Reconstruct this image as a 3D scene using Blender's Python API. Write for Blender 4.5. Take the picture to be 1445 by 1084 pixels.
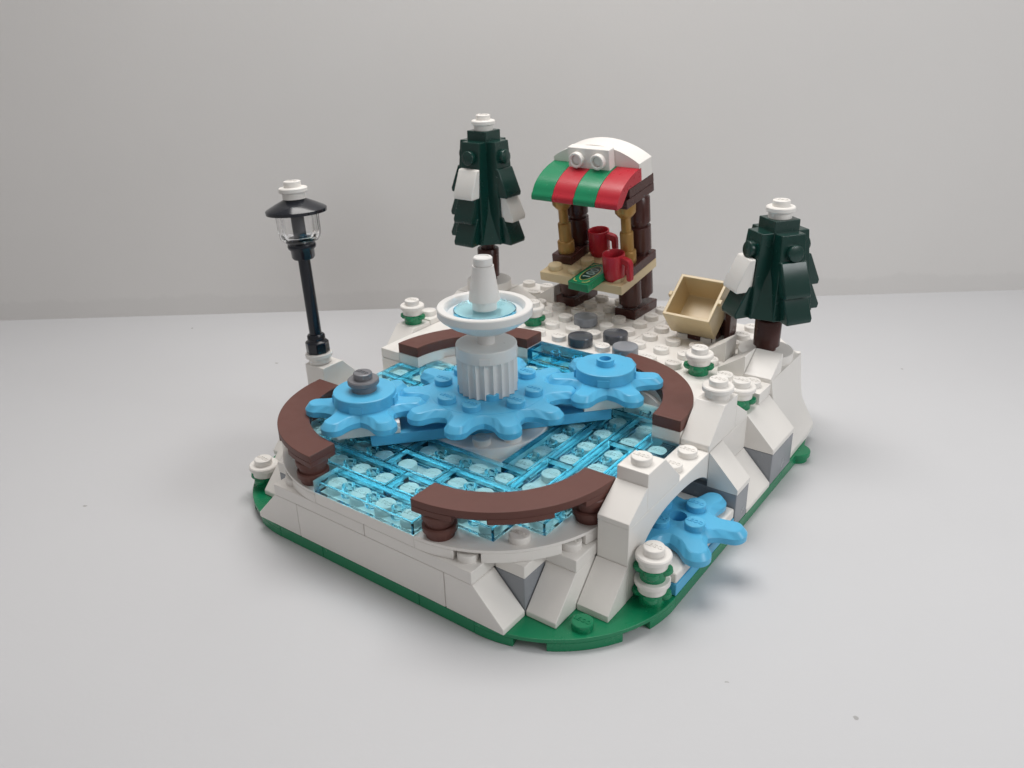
import bpy, bmesh, math, random
from mathutils import Vector, Matrix

random.seed(4)
S = 0.1                      # one stud pitch of the toy = 0.1 units; everything below is written in studs
sc = bpy.context.scene
for o in list(bpy.data.objects):
    bpy.data.objects.remove(o, do_unlink=True)

# ------------------------------------------------------------------ camera
cam_d = bpy.data.cameras.new("camera")
cam = bpy.data.objects.new("camera", cam_d)
sc.collection.objects.link(cam)
sc.camera = cam
R_ = Vector((0.804927, 0.5928, -0.026074))
U_ = Vector((-0.228955, 0.350824, 0.908021))
D_ = Vector((-0.547423, 0.724921, -0.418112))
cam.matrix_world = Matrix(((R_.x, U_.x, -D_.x, 21.7695 * S), (R_.y, U_.y, -D_.y, -13.5694 * S),
                           (R_.z, U_.z, -D_.z, 15.6716 * S), (0, 0, 0, 1)))
cam_d.sensor_fit = 'HORIZONTAL'
cam_d.sensor_width = 36.0
cam_d.lens = 29.553
cam_d.clip_start = 0.05
cam_d.clip_end = 200
cam_d.dof.use_dof = True
cam_d.dof.focus_distance = 27.0 * S
cam_d.dof.aperture_fstop = 4.0

# ------------------------------------------------------------------ world and lamps
w = bpy.data.worlds.new("World")
sc.world = w
w.use_nodes = True
bg = w.node_tree.nodes["Background"]
bg.inputs[0].default_value = (1.0, 0.97, 0.95, 1)
bg.inputs[1].default_value = 0.31


def area(name, loc, target, size, power, col, size_y=None):
    l = bpy.data.lights.new(name, 'AREA')
    l.energy = power * S * S
    l.color = col
    l.shape = 'RECTANGLE'
    l.size = size * S
    l.size_y = (size_y or size) * S
    o = bpy.data.objects.new(name, l)
    sc.collection.objects.link(o)
    o.location = Vector(loc) * S
    d = Vector(target) - Vector(loc)
    o.rotation_euler = d.to_track_quat('-Z', 'Y').to_euler()
    return o


area("ceiling_light", (-3, 18, 46), (6, 8, 0), 31, 22500, (1.0, 0.97, 0.94))
area("window_light", (54, 10, 32), (6, 10, 2), 19, 8500, (0.96, 0.985, 1.0))

sc.view_settings.view_transform = 'Standard'
sc.view_settings.look = 'None'
sc.view_settings.exposure = 0.1
sc.view_settings.gamma = 1.0
sc.view_settings.use_curve_mapping = False
sc.render.engine = 'CYCLES'
cy = sc.cycles
cy.use_denoising = True
cy.max_bounces = 16
cy.transmission_bounces = 14
cy.transparent_max_bounces = 16
cy.diffuse_bounces = 4
cy.glossy_bounces = 6
cy.caustics_refractive = True
cy.blur_glossy = 0.0
cy.sample_clamp_indirect = 0

# ------------------------------------------------------------------ materials


def plastic(name, col, rough=0.28, sss=0.0, bump=0.012, spec=0.5, dirt=0.05, nscale=6.0, metal=0.0):
    m = bpy.data.materials.new(name)
    m.use_nodes = True
    nt = m.node_tree
    b = nt.nodes["Principled BSDF"]
    b.inputs["Metallic"].default_value = metal
    b.inputs["IOR"].default_value = 1.5
    b.inputs["Specular IOR Level"].default_value = spec
    tc = nt.nodes.new("ShaderNodeTexCoord")
    n1 = nt.nodes.new("ShaderNodeTexNoise")
    n1.inputs["Scale"].default_value = nscale / (S * 10)
    n1.inputs["Detail"].default_value = 5
    nt.links.new(tc.outputs["Object"], n1.inputs["Vector"])
    # base colour: faint handling wear
    mx = nt.nodes.new("ShaderNodeMix")
    mx.data_type = 'RGBA'
    mx.inputs[6].default_value = (*col, 1)
    mx.inputs[7].default_value = (*[c * 0.86 for c in col], 1)
    rp = nt.nodes.new("ShaderNodeMapRange")
    rp.inputs[1].default_value = 0.45
    rp.inputs[2].default_value = 0.75
    rp.inputs[3].default_value = 0.0
    rp.inputs[4].default_value = dirt * 10
    nt.links.new(n1.outputs["Fac"], rp.inputs[0])
    nt.links.new(rp.outputs[0], mx.inputs[0])
    nt.links.new(mx.outputs[2], b.inputs["Base Color"])
    # roughness: smears and micro scratches
    n2 = nt.nodes.new("ShaderNodeTexNoise")
    n2.inputs["Scale"].default_value = 22 / (S * 10)
    n2.inputs["Detail"].default_value = 4
    nt.links.new(tc.outputs["Object"], n2.inputs["Vector"])
    rr = nt.nodes.new("ShaderNodeMapRange")
    rr.inputs[3].default_value = rough * 0.75
    rr.inputs[4].default_value = rough * 1.35
    nt.links.new(n2.outputs["Fac"], rr.inputs[0])
    nt.links.new(rr.outputs[0], b.inputs["Roughness"])
    bp = nt.nodes.new("ShaderNodeBump")
    bp.inputs["Strength"].default_value = 0.12
    bp.inputs["Distance"].default_value = bump * S
    nt.links.new(n1.outputs["Fac"], bp.inputs["Height"])
    nt.links.new(bp.outputs[0], b.inputs["Normal"])
    if sss > 0:
        b.inputs["Subsurface Weight"].default_value = sss
        b.inputs["Subsurface Radius"].default_value = (1.0, 0.8, 0.6)
        b.inputs["Subsurface Scale"].default_value = 0.25 * S
    return m


def clear(name, col, rough=0.04, ior=1.5, absorb=None, dens=14.0):
    m = bpy.data.materials.new(name)
    m.use_nodes = True
    b = m.node_tree.nodes["Principled BSDF"]
    b.inputs["Base Color"].default_value = (*col, 1)
    b.inputs["Transmission Weight"].default_value = 1.0
    b.inputs["Roughness"].default_value = rough
    b.inputs["IOR"].default_value = ior
    if absorb:
        v = m.node_tree.nodes.new("ShaderNodeVolumeAbsorption")
        v.inputs["Color"].default_value = (*absorb, 1)
        v.inputs["Density"].default_value = dens
        m.node_tree.links.new(v.outputs[0], m.node_tree.nodes["Material Output"].inputs["Volume"])
    return m


M = {}
M['white'] = plastic('white_plastic', (0.78, 0.755, 0.72), 0.34, sss=0.0, dirt=0.03)
M['white_cool'] = plastic('white_plastic_fountain', (0.70, 0.69, 0.675), 0.30, dirt=0.03)
M['green'] = plastic('green_plastic', (0.006, 0.215, 0.092), 0.24)
M['dark_green'] = plastic('dark_green_plastic', (0.004, 0.034, 0.027), 0.24)
M['brown'] = plastic('brown_plastic', (0.125, 0.051, 0.041), 0.42, spec=0.28)
M['dark_brown'] = plastic('dark_brown_plastic', (0.066, 0.023, 0.019), 0.24, spec=0.4)
M['azure'] = plastic('azure_plastic', (0.095, 0.44, 0.70), 0.3, spec=0.4)
M['lightgrey'] = plastic('light_grey_plastic', (0.25, 0.265, 0.29), 0.24)
M['darkgrey'] = plastic('dark_grey_plastic', (0.075, 0.082, 0.095), 0.18)
M['silver'] = plastic('flat_silver_plastic', (0.19, 0.19, 0.205), 0.36, metal=0.3)
M['tan'] = plastic('tan_plastic', (0.62, 0.49, 0.29), 0.3)
M['gold'] = plastic('pearl_gold_plastic', (0.36, 0.20, 0.055), 0.36, metal=0.35)
M['red'] = plastic('red_plastic', (0.45, 0.020, 0.034), 0.28, spec=0.4)
M['black'] = plastic('navy_black_plastic', (0.008, 0.010, 0.016), 0.15)
M['print_dark'] = plastic('dark_green_print', (0.001, 0.03, 0.016), 0.3)
M['print_light'] = plastic('pale_print', (0.30, 0.42, 0.38), 0.3)
M['print_gold'] = plastic('gold_print', (0.45, 0.38, 0.12), 0.3)
M['ice'] = clear('clear_blue_plastic', (0.96, 0.995, 1.0), 0.06, 1.2, (0.0, 0.795, 0.965), 24.0)
M['water'] = clear('clear_water_blue', (0.96, 0.995, 1.0), 0.03, 1.35, (0.0, 0.80, 0.96), 16.0)
M['glass'] = clear('clear_plastic', (0.97, 0.97, 0.97), 0.03)


def surface_mat(name, col, rough, sc1, speck=True, spec=0.3):
    m = bpy.data.materials.new(name)
    m.use_nodes = True
    nt = m.node_tree
    b = nt.nodes["Principled BSDF"]
    b.inputs["Roughness"].default_value = rough
    b.inputs["Specular IOR Level"].default_value = spec
    tc = nt.nodes.new("ShaderNodeTexCoord")
    n1 = nt.nodes.new("ShaderNodeTexNoise")
    n1.inputs["Scale"].default_value = sc1
    n1.inputs["Detail"].default_value = 6
    nt.links.new(tc.outputs["Object"], n1.inputs["Vector"])
    cr = nt.nodes.new("ShaderNodeValToRGB")
    cr.color_ramp.elements[0].position = 0.3
    cr.color_ramp.elements[0].color = (*[c * 0.965 for c in col], 1)
    cr.color_ramp.elements[1].position = 0.7
    cr.color_ramp.elements[1].color = (*col, 1)
    nt.links.new(n1.outputs["Fac"], cr.inputs[0])
    last = cr.outputs[0]
    if speck:
        v = nt.nodes.new("ShaderNodeTexVoronoi")
        v.inputs["Scale"].default_value = 3.6
        v.inputs["Randomness"].default_value = 1.0
        nz = nt.nodes.new("ShaderNodeTexNoise")
        nz.inputs["Scale"].default_value = 30
        nt.links.new(tc.outputs["Object"], nz.inputs["Vector"])
        ad = nt.nodes.new("ShaderNodeMix")
        ad.data_type = 'RGBA'
        ad.inputs[0].default_value = 0.035
        nt.links.new(tc.outputs["Object"], ad.inputs[6])
        nt.links.new(nz.outputs["Color"], ad.inputs[7])
        nt.links.new(ad.outputs[2], v.inputs["Vector"])
        lt = nt.nodes.new("ShaderNodeMath")
        lt.operation = 'LESS_THAN'
        lt.inputs[1].default_value = 0.03
        nt.links.new(v.outputs["Distance"], lt.inputs[0])
        fm = nt.nodes.new("ShaderNodeMath")
        fm.operation = 'MULTIPLY'
        fm.inputs[1].default_value = 0.6
        nt.links.new(lt.outputs[0], fm.inputs[0])
        mx = nt.nodes.new("ShaderNodeMix")
        mx.data_type = 'RGBA'
        mx.inputs[7].default_value = (0.25, 0.24, 0.23, 1)
        nt.links.new(fm.outputs[0], mx.inputs[0])
        nt.links.new(last, mx.inputs[6])
        last = mx.outputs[2]
    nt.links.new(last, b.inputs["Base Color"])
    n3 = nt.nodes.new("ShaderNodeTexNoise")
    n3.inputs["Scale"].default_value = 60
    n3.inputs["Detail"].default_value = 3
    nt.links.new(tc.outputs["Object"], n3.inputs["Vector"])
    bp = nt.nodes.new("ShaderNodeBump")
    bp.inputs["Strength"].default_value = 0.08
    bp.inputs["Distance"].default_value = 0.004
    nt.links.new(n3.outputs["Fac"], bp.inputs["Height"])
    nt.links.new(bp.outputs[0], b.inputs["Normal"])
    return m


M['table'] = surface_mat('white_table_laminate', (0.575, 0.578, 0.592), 0.6, 0.9, spec=0.2)
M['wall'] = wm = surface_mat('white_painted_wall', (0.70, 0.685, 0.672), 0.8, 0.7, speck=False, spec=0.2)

# faint uneven scuff line low on the wall
nt = wm.node_tree
tcw = nt.nodes.new("ShaderNodeTexCoord")
sep = nt.nodes.new("ShaderNodeSeparateXYZ")
nt.links.new(tcw.outputs["Object"], sep.inputs[0])
nw = nt.nodes.new("ShaderNodeTexNoise")
nw.inputs["Scale"].default_value = 3.0
nw.inputs["Detail"].default_value = 8
nw.inputs["Roughness"].default_value = 0.7
nt.links.new(tcw.outputs["Object"], nw.inputs["Vector"])
ma = nt.nodes.new("ShaderNodeMath"); ma.operation = 'MULTIPLY_ADD'
ma.inputs[1].default_value = 0.16
nt.links.new(nw.outputs["Fac"], ma.inputs[0])
nt.links.new(sep.outputs["Z"], ma.inputs[2])
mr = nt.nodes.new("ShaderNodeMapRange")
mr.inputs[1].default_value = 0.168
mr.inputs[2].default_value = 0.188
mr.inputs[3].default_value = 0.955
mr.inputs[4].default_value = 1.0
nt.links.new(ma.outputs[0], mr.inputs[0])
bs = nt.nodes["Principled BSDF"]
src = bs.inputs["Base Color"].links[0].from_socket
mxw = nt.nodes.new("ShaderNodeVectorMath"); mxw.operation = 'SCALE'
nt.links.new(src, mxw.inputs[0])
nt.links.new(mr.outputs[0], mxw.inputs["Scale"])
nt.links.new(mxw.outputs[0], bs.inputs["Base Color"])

# ------------------------------------------------------------------ mesh helpers (stud units)


# raised lettering moulded on every stud of the real toy
fc = bpy.data.curves.new("stud_text", 'FONT')
fc.body = "LEGO"
fc.size = 0.2
fc.extrude = 0.016
fc.align_x = 'CENTER'
fc.align_y = 'CENTER'
fc.resolution_u = 2
fo_ = bpy.data.objects.new("stud_text", fc)
sc.collection.objects.link(fo_)
bpy.context.view_layer.update()
LETTERS = bpy.data.meshes.new_from_object(fo_.evaluated_get(bpy.context.evaluated_depsgraph_get()))
LETTERS.materials.clear()
bpy.data.objects.remove(fo_, do_unlink=True)
bpy.data.curves.remove(fc)


class MB:
    def __init__(self):
        self.bm = bmesh.new()

    def quadbox(self, v):
        vs = [self.bm.verts.new(p) for p in v]
        for f in ((0, 3, 2, 1), (4, 5, 6, 7), (0, 1, 5, 4), (1, 2, 6, 5), (2, 3, 7, 6), (3, 0, 4, 7)):
            self.bm.faces.new([vs[i] for i in f])
        return self

    def box(self, x0, x1, y0, y1, z0, z1, g=0.0):
        x0 += g; x1 -= g; y0 += g; y1 -= g; z1 -= g * 0.5
        return self.quadbox([(x0, y0, z0), (x1, y0, z0), (x1, y1, z0), (x0, y1, z0),
                             (x0, y0, z1), (x1, y0, z1), (x1, y1, z1), (x0, y1, z1)])

    def loft(self, rings, cap=True):
        R = [[self.bm.verts.new(p) for p in r] for r in rings]
        n = len(R[0])
        for a, b in zip(R, R[1:]):
            for i in range(n):
                j = (i + 1) % n
                self.bm.faces.new((a[i], a[j], b[j], b[i]))
        if cap:
            self.bm.faces.new(R[0][::-1])
            self.bm.faces.new(R[-1])
        return self

    def prism(self, poly, axis, a0, a1):
        def P(p, a):
            if axis == 'z':
                return (p[0], p[1], a)
            if axis == 'x':
                return (a, p[0], p[1])
            return (p[0], a, p[1])
        return self.loft([[P(p, a0) for p in poly], [P(p, a1) for p in poly]])

    def lathe(self, prof, cx=0, cy=0, seg=40):
        rings = []
        for r, z in prof:
            r = max(r, 1e-4)
            rings.append([(cx + r * math.cos(2 * math.pi * i / seg), cy + r * math.sin(2 * math.pi * i / seg), z)
                          for i in range(seg)])
        return self.loft(rings)

    def cyl(self, cx, cy, z0, z1, r, seg=36, e=0.03):
        e = min(e, r * 0.4, (z1 - z0) * 0.4)
        return self.lathe([(r, z0), (r, z1 - e), (r - e * 0.35, z1 - e * 0.35), (r - e, z1)], cx, cy, seg)

    def stud(self, cx, cy, z, h=0.21, r=0.3, text=False):
        self.cyl(cx, cy, z - 0.02, z + h, r, 28)
        if text:
            st = self.n()
            self.bm.from_mesh(LETTERS)
            self.xform(Matrix.Translation((cx, cy, z + h + 0.0)), st)
        return self

    def tube(self, cx, cy, z0, z1, ro, ri, seg=28):
        rings = [[(cx + r * math.cos(2 * math.pi * i / seg), cy + r * math.sin(2 * math.pi * i / seg), z)
                  for i in range(seg)] for r, z in ((ro, z0), (ro, z1), (ri, z1), (ri, z0), (ro, z0))]
        return self.loft(rings[:4] + [rings[0]], cap=False)

    def xform(self, mat, start=0):
        self.bm.verts.ensure_lookup_table()
        for v in self.bm.verts[start:]:
            v.co = mat @ v.co
        return self

    def n(self):
        return len(self.bm.verts)

    def build(self, name, mat, parent=None, bevel=0.03, seg=2, mats=None, ang=None):
        if ang is None:
            ang = 38 if bevel else 26
        bm = self.bm
        bmesh.ops.remove_doubles(bm, verts=bm.verts, dist=1e-5)
        bmesh.ops.recalc_face_normals(bm, faces=bm.faces)
        for f in bm.faces:
            f.smooth = True
        for e in bm.edges:
            if len(e.link_faces) == 2:
                if e.link_faces[0].normal.angle(e.link_faces[1].normal, 0) > math.radians(ang):
                    e.smooth = False
        mn = Vector([min(v.co[i] for v in bm.verts) for i in range(3)])
        mxx = Vector([max(v.co[i] for v in bm.verts) for i in range(3)])
        c = (mn + mxx) / 2
        c.z = mn.z
        for v in bm.verts:
            v.co -= c
        me = bpy.data.meshes.new(name)
        bm.to_mesh(me)
        bm.free()
        o = bpy.data.objects.new(name, me)
        sc.collection.objects.link(o)
        me.materials.append(M[mat])
        o.location = c
        if parent is not None:
            o.parent = parent
            q = parent
            while q is not None:
                o.location -= q.location
                q = q.parent
        if bevel:
            b = o.modifiers.new("Bevel", 'BEVEL')
            b.width = bevel
            b.segments = seg
            b.limit_method = 'ANGLE'
            b.angle_limit = math.radians(40)
            b.harden_normals = True
        return o


def thing(name, label, cat, loc, group=None):
    o = bpy.data.objects.new(name, None)
    o.empty_display_size = 0.3
    sc.collection.objects.link(o)
    o.location = loc
    return tag(o, label, cat, group)


def tag(o, label, cat, group=None, kind=None):
    if label:
        o['label'] = label
    if cat:
        o['category'] = cat
    if group:
        o['group'] = group
    if kind:
        o['kind'] = kind
    return o


def copy_tree(o, parent=None):
    c = o.copy()
    sc.collection.objects.link(c)
    c.parent = parent
    for ch in list(o.children):
        copy_tree(ch, c)
    return c


STUD = {}


def studs(name, mat, parent, pts, limit=100):
    """each stud a part of its own (shared mesh), nearest first; beyond the limit one mesh of the rest"""
    cam_xy = Vector((21.77, -13.57))
    pts = sorted(pts, key=lambda p: (Vector(p[:2]) - cam_xy).length)
    for (x, y, z) in pts[:limit]:
        if mat not in STUD:
            mb = MB()
            mb.stud(0, 0, 0, text=True)
            o = mb.build(name, mat, None, bevel=0)
            STUD[mat] = o.data
        else:
            o = bpy.data.objects.new(name, STUD[mat])
            sc.collection.objects.link(o)
        o.parent = parent
        o.location = Vector((x, y, z - 0.02)) - parent.location
    rest = pts[limit:]
    if rest:
        mb = MB()
        for (x, y, z) in rest:
            mb.stud(x, y, z)
        tag(mb.build('far_studs', mat, parent, bevel=0), None, None, kind='stuff')


G = 0.012
BRICK, PLATE = 1.2, 0.4


def arc(cx, cy, r, a0, a1, n):
    return [(cx + r * math.cos(math.radians(a0 + (a1 - a0) * i / n)), cy + r * math.sin(math.radians(a0 + (a1 - a0) * i / n)))
            for i in range(n + 1)]


def round_plate_bm(mb, cx, cy, z, flange=0.5, body=0.4, stud=True):
    """1x1 round plate: narrow body below, flange above, stud on top"""
    mb.lathe([(body, z), (body, z + 0.2), (flange - 0.02, z + 0.22), (flange, z + 0.25), (flange, z + 0.36),
              (flange - 0.03, z + 0.395), (flange - 0.08, z + 0.4)], cx, cy, 44)
    if stud:
        mb.stud(cx, cy, z + 0.4, text=True)


def slope_poly(a, b, z0, h, lip=0.17, flat=1.0):
    """profile (u, z): toe at u=a, back at u=b; flat top of length `flat` next to b"""
    s = 1 if b > a else -1
    return [(a, z0), (a, z0 + lip), (b - s * flat, z0 + h), (b, z0 + h), (b, z0)]


def wedge_poly(a, b, z0, h=0.8, lip=0.15):
    s = 1 if b > a else -1
    return [(a, z0), (a, z0 + lip), (b - s * 0.03, z0 + h), (b, z0 + h - 0.02), (b, z0)]


# ------------------------------------------------------------------ setting: table and wall
t = MB().box(-160, 160, -120, 220, -1.5, 0.0).build('table_surface', 'table', bevel=0)
tag(t, None, None, kind='structure')
p0, p1 = Vector((-27.66, 4.84)), Vector((17.86, 39.52))
dv = (p1 - p0).normalized()
nv = Vector((-dv.y, dv.x))
mb = MB()
a, b = p0 - dv * 130, p1 + dv * 130
mb.loft([[(a.x, a.y, -0.01), (b.x, b.y, -0.01), (b.x + nv.x, b.y + nv.y, -0.01), (a.x + nv.x, a.y + nv.y, -0.01)],
         [(a.x, a.y, 40), (b.x, b.y, 40), (b.x + nv.x, b.y + nv.y, 40), (a.x + nv.x, a.y + nv.y, 40)]])
tag(mb.build('back_wall', 'wall', bevel=0), None, None, kind='structure')

# ------------------------------------------------------------------ green base
base = thing('green_baseplate', 'green plastic base under the whole winter toy scene, corners rounded', 'toy base', (6, 8, 0))


def quarter_plate(cx, cy, r, q, z0, z1, mat, name, parent, notches, notch_h, outer=None):
    """quarter disc plate, quadrant start angle q, with underside notches cut into the curve"""
    full = [(cx, cy)] + arc(cx, cy, r, q, q + 90, 36)
    cut = [(cx, cy)]
    for i in range(181):
        ang = q + 90 * i / 180
        rr = r
        for (na, nw) in notches:
            if abs(ang - na) < nw:
                rr = r - 0.62
        cut.append((cx + rr * math.cos(math.radians(ang)), cy + rr * math.sin(math.radians(ang))))
    mb = MB()
    mb.prism(full, 'z', z0 + notch_h, z1)
    mb.prism(cut, 'z', z0, z0 + notch_h + 0.001)
    return mb.build(name, mat, parent, bevel=0.02)


Zb0, Zb1 = 0.0, 0.4
quarter_plate(10, 4, 4, 270, Zb0, Zb1, 'green', 'rounded_plate', base, [(293.5, 6.5), (336.5, 6.5)], 0.27)
quarter_plate(2, 4, 4, 180, Zb0, Zb1, 'green', 'rounded_plate', base, [(203.5, 6.5), (246.5, 6.5)], 0.27)
quarter_plate(10, 14, 4, 0, Zb0, Zb1, 'green', 'rounded_plate', base, [(23.5, 6.5), (66.5, 6.5)], 0.27)
quarter_plate(2, 14, 4, 90, Zb0, Zb1, 'green', 'rounded_plate', base, [(113.5, 6.5), (156.5, 6.5)], 0.27)
for (x0, x1, y0, y1) in ((2, 4, 0, 4), (4, 8, 0, 4), (8, 10, 0, 4), (10, 14, 4, 8.1), (10, 14, 8.1, 14),
                         (-2, 2, 4, 14), (2, 10, 4, 14), (2, 10, 14, 18)):
    MB().box(x0, x1, y0, y1, Zb0, Zb1, 0.006).build('flat_plate', 'green', base, bevel=0.015)
studs('stud', 'green', base, [(12.5, 1.5, 0.4)])
mb = MB()
mb.lathe([(0.42, 0), (0.42, 0.2), (0.5, 0.21), (0.5, 0.37), (0.47, 0.39)], 13.85, 14.05, 28)
mb.build('edge_tab', 'green', base, bevel=0)

# ------------------------------------------------------------------ white rink base: wall, plates, floor
rink = thing('rink_base', 'white brick base of the skating rink with rounded corner plates', 'toy base', (6, 5, 0.4))
MB().box(3, 9, 0, 1, 0.4, 1.6, G).build('wall_brick', 'white', rink)
MB().prism(slope_poly(1, 3, 0.4, 1.2), 'y', G, 1 - G).build('slope_brick', 'white', rink)
MB().prism(slope_poly(11, 9.01, 0.4, 1.2), 'y', G, 1 - G).build('slope_brick', 'white', rink)
for a0, a1 in ((2, 6), (6, 10)):
    MB().box(a0, a1, 0, 2, 1.6, 2.0, G).build('thin_plate', 'white', rink)
for poly in ([(0, 2.01), (2, 2.01), (2, 1), (1, 1), (1, 2.01)],):
    pass
MB().prism([(1, 1), (1.99, 1), (1.99, 2), (6, 2.01), (6, 4), (-0.0, 4), (0, 2), (1, 2)], 'z', 1.6, 2.0 - 0.004).build('thin_plate', 'white', rink)
MB().prism([(11, 1), (10.01, 1), (10.01, 2), (6.01, 2.01), (6.01, 4), (11.99, 4), (11.99, 2), (11, 2)], 'z', 1.6, 2.0 - 0.004).build('thin_plate', 'white', rink)
MB().box(0.3, 11.7, 2, 11.5, 0.4, 1.59).build('inner_core', 'white', rink)
MB().box(0, 12, 4.01, 12, 1.6, 1.995).build('thin_plate', 'white', rink)
quarter_plate(8, 4, 4, 270, 2.0, 2.4, 'white', 'rounded_plate', rink, [(293.5, 5.4), (336.5, 5.4)], 0.3)
quarter_plate(4, 4, 4, 180, 2.0, 2.4, 'white', 'rounded_plate', rink, [(203.5, 5.4), (246.5, 5.4)], 0.3)
studs('stud', 'white', rink, [(9.5, 0.5, 2.0), (11.5, 2.5, 2.0), (2.5, 0.5, 2.0), (0.5, 2.5, 2.0)])
MB().box(4, 8, 0, 4, 2.0, 2.4, 0.006).build('floor_plate', 'white', rink, bevel=0.02)
MB().box(0, 12, 4, 8, 2.0, 2.4, 0.006).build('floor_plate', 'white', rink, bevel=0.02)
MB().box(0, 12, 8, 12, 2.0, 2.4, 0.006).build('floor_plate', 'white', rink, bevel=0.02)
# studs showing through the ice
fl = []
for i in range(12):
    for j in range(12):
        x, y = i + 0.5, j + 0.5
        if 4 < x < 8 and 4 < y < 8:
            continue
        if x > 8 and y < 4 and math.hypot(x - 8, y - 4) > 3.7:
            continue
        if x < 4 and y < 4 and math.hypot(x - 4, y - 4) > 3.7:
            continue
        if x > 8 and y > 8 and math.hypot(x - 8, y - 8) > 2.6:
            continue
        if x < 4 and y > 8 and math.hypot(x - 4, y - 8) > 2.6:
            continue
        fl.append((x, y, 2.4))
studs('floor_stud', 'white', rink, fl)

# ------------------------------------------------------------------ clear blue ice tiles
ice = thing('ice_rink', 'clear blue skating ice of interlocked tiles around the fountain', 'ice rink', (6, 5, 2.4))


def ice_tile(x, y, lx, ly, z=2.4):
    g, wt, top = 0.009, 0.15, 0.12
    x0, x1, y0, y1 = x + g, x + lx - g, y + g, y + ly - g
    z0, z1 = z + 0.006, z + 0.4
    mb = MB()
    o0 = [(x0, y0, z0), (x1, y0, z0), (x1, y1, z0), (x0, y1, z0)]
    o0b = [(x0, y0, z0), (x1, y0, z0), (x1, y1, z0), (x0, y1, z0)]
    e = 0.022
    o1 = [(px, py, z1 - e) for px, py, _ in o0]
    o2 = [(x0 + e, y0 + e, z1), (x1 - e, y0 + e, z1), (x1 - e, y1 - e, z1), (x0 + e, y1 - e, z1)]
    i0 = [(x0 + wt, y0 + wt, z0), (x1 - wt, y0 + wt, z0), (x1 - wt, y1 - wt, z0), (x0 + wt, y1 - wt, z0)]
    i1 = [(px, py, z1 - top) for px, py, _ in i0]
    rings = [i1, i0, o0b, o1, o2]
    mb.loft(rings)
    n = max(lx, ly)
    if n > 2:
        for k in range(1, n):
            cx, cy = (x + k, y + 0.5) if lx > ly else (x + 0.5, y + k)
            mb.tube(cx, cy, z0, z1 - top - 0.004, 0.2, 0.11, 24)
    return mb.build('ice_tile', 'ice', ice, bevel=0, ang=30)


for args in [(4, 0, 4, 1), (2, 1, 4, 1), (6, 1, 4, 1), (1, 2, 4, 1), (5, 2, 2, 1), (7, 2, 4, 1), (1, 3, 4, 1), (5, 3, 4, 1),
             (8, 4, 1, 4), (9, 3, 1, 2), (9, 5, 1, 4), (10, 3, 1, 4), (10, 7, 1, 2), (11, 4, 1, 3), (11, 7, 1, 1),
             (0, 4, 1, 3), (0, 7, 1, 1), (1, 4, 1, 3), (1, 7, 1, 2), (2, 4, 1, 4), (3, 4, 1, 4), (2, 8, 2, 1), (2, 9, 2, 1),
             (4, 8, 4, 1), (8, 8, 1, 1), (8, 9, 3, 1), (4, 9, 4, 1), (3, 10, 4, 1), (7, 10, 2, 1)]:
    ice_tile(*args)
ice_tile(4, 11, 4, 1, 2.8)
MB().box(4, 8, 11.02, 11.98, 2.4, 2.79).build('clear_block', 'ice', ice, bevel=0.02)

# ------------------------------------------------------------------ snow ground with studs
ground = thing('snow_ground', 'white studded snow plate behind the rink, stall and cart stand on it', 'toy ground', (6, 14, 2.8))
outer_r = arc(8, 8, 4.0, 0, 90, 30)
outer_l = arc(4, 8, 4.0, 90, 180, 30)
poly_r = [(12, 12)] + outer_r[::-1]
MB().prism(poly_r, 'z', 2.8, 3.2).build('snow_plate', 'white', ground, bevel=0.02)
poly_l = [(0, 12)] + outer_l[::-1]
MB().prism(poly_l, 'z', 2.8, 3.2).build('snow_plate', 'white', ground, bevel=0.02)
MB().box(-1, 7, 12, 18, 2.8, 3.2, 0.006).build('snow_plate', 'white', ground, bevel=0.02)
MB().prism([(7.01, 12), (13, 12), (13, 16), (11.5, 17.6), (10, 18), (7.01, 18)], 'z', 2.8, 3.2).build('snow_plate', 'white', ground, bevel=0.02)
MB().box(-1, 12.6, 12.1, 17.4, 0.4, 2.79).build('inner_core', 'white', ground)
MB().box(8.0, 12, 10.9, 12.1, 0.4, 2.79).build('inner_core', 'white', ground)
gs = []
for i in range(-1, 13):
    for j in range(8, 18):
        x, y = i + 0.5, j + 0.5
        if y < 12 and (x > 12 or x < 0):
            continue
        if y < 12 and 4 < x < 8:
            continue
        if 8 < x < 12 and y < 12 and math.hypot(x - 8, y - 8) < 4.32:
            continue
        if 0 < x < 4 and y < 12 and math.hypot(x - 4, y - 8) < 4.32:
            continue
        if x > 11 and y > 16:
            continue
        gs.append((x, y, 3.2))
studs('snow_stud', 'white', ground, gs)

# loose snow wedges on the ground
wl = 'white snow wedge'
o = MB().prism(wedge_poly(13, 14, 3.2), 'x', 12 + G, 13 - G).build('snow_wedge', 'white', bevel=0.045, seg=3)
tag(o, 'glossy white wedge tile at the ground edge directly before the right tree trunk', 'snow wedge', 'snow wedges on the studded ground')
o = MB().prism(wedge_poly(11, 12, 3.2), 'y', 13 + G, 14 - G).build('snow_wedge', 'white', bevel=0.045, seg=3)
tag(o, 'white wedge tile with sloping side left of the glossy wedge by the right tree', 'snow wedge', 'snow wedges on the studded ground')
o = MB().prism(wedge_poly(9.9, 10.9, 3.2), 'y', 13.9, 14.9).build('snow_wedge', 'white', bevel=0.045, seg=3)
tag(o, 'shaded white wedge tile just beside the tipped tan cart', 'snow wedge', 'snow wedges on the studded ground')
o = MB().prism(wedge_poly(0.9, 1.9, 3.2), 'y', 16 + G, 17 - G).build('snow_wedge', 'white', bevel=0.045, seg=3)
tag(o, 'small beige-looking wedge tile behind the fountain, left of the stall foot', 'snow wedge', 'snow wedges on the studded ground')

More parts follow.
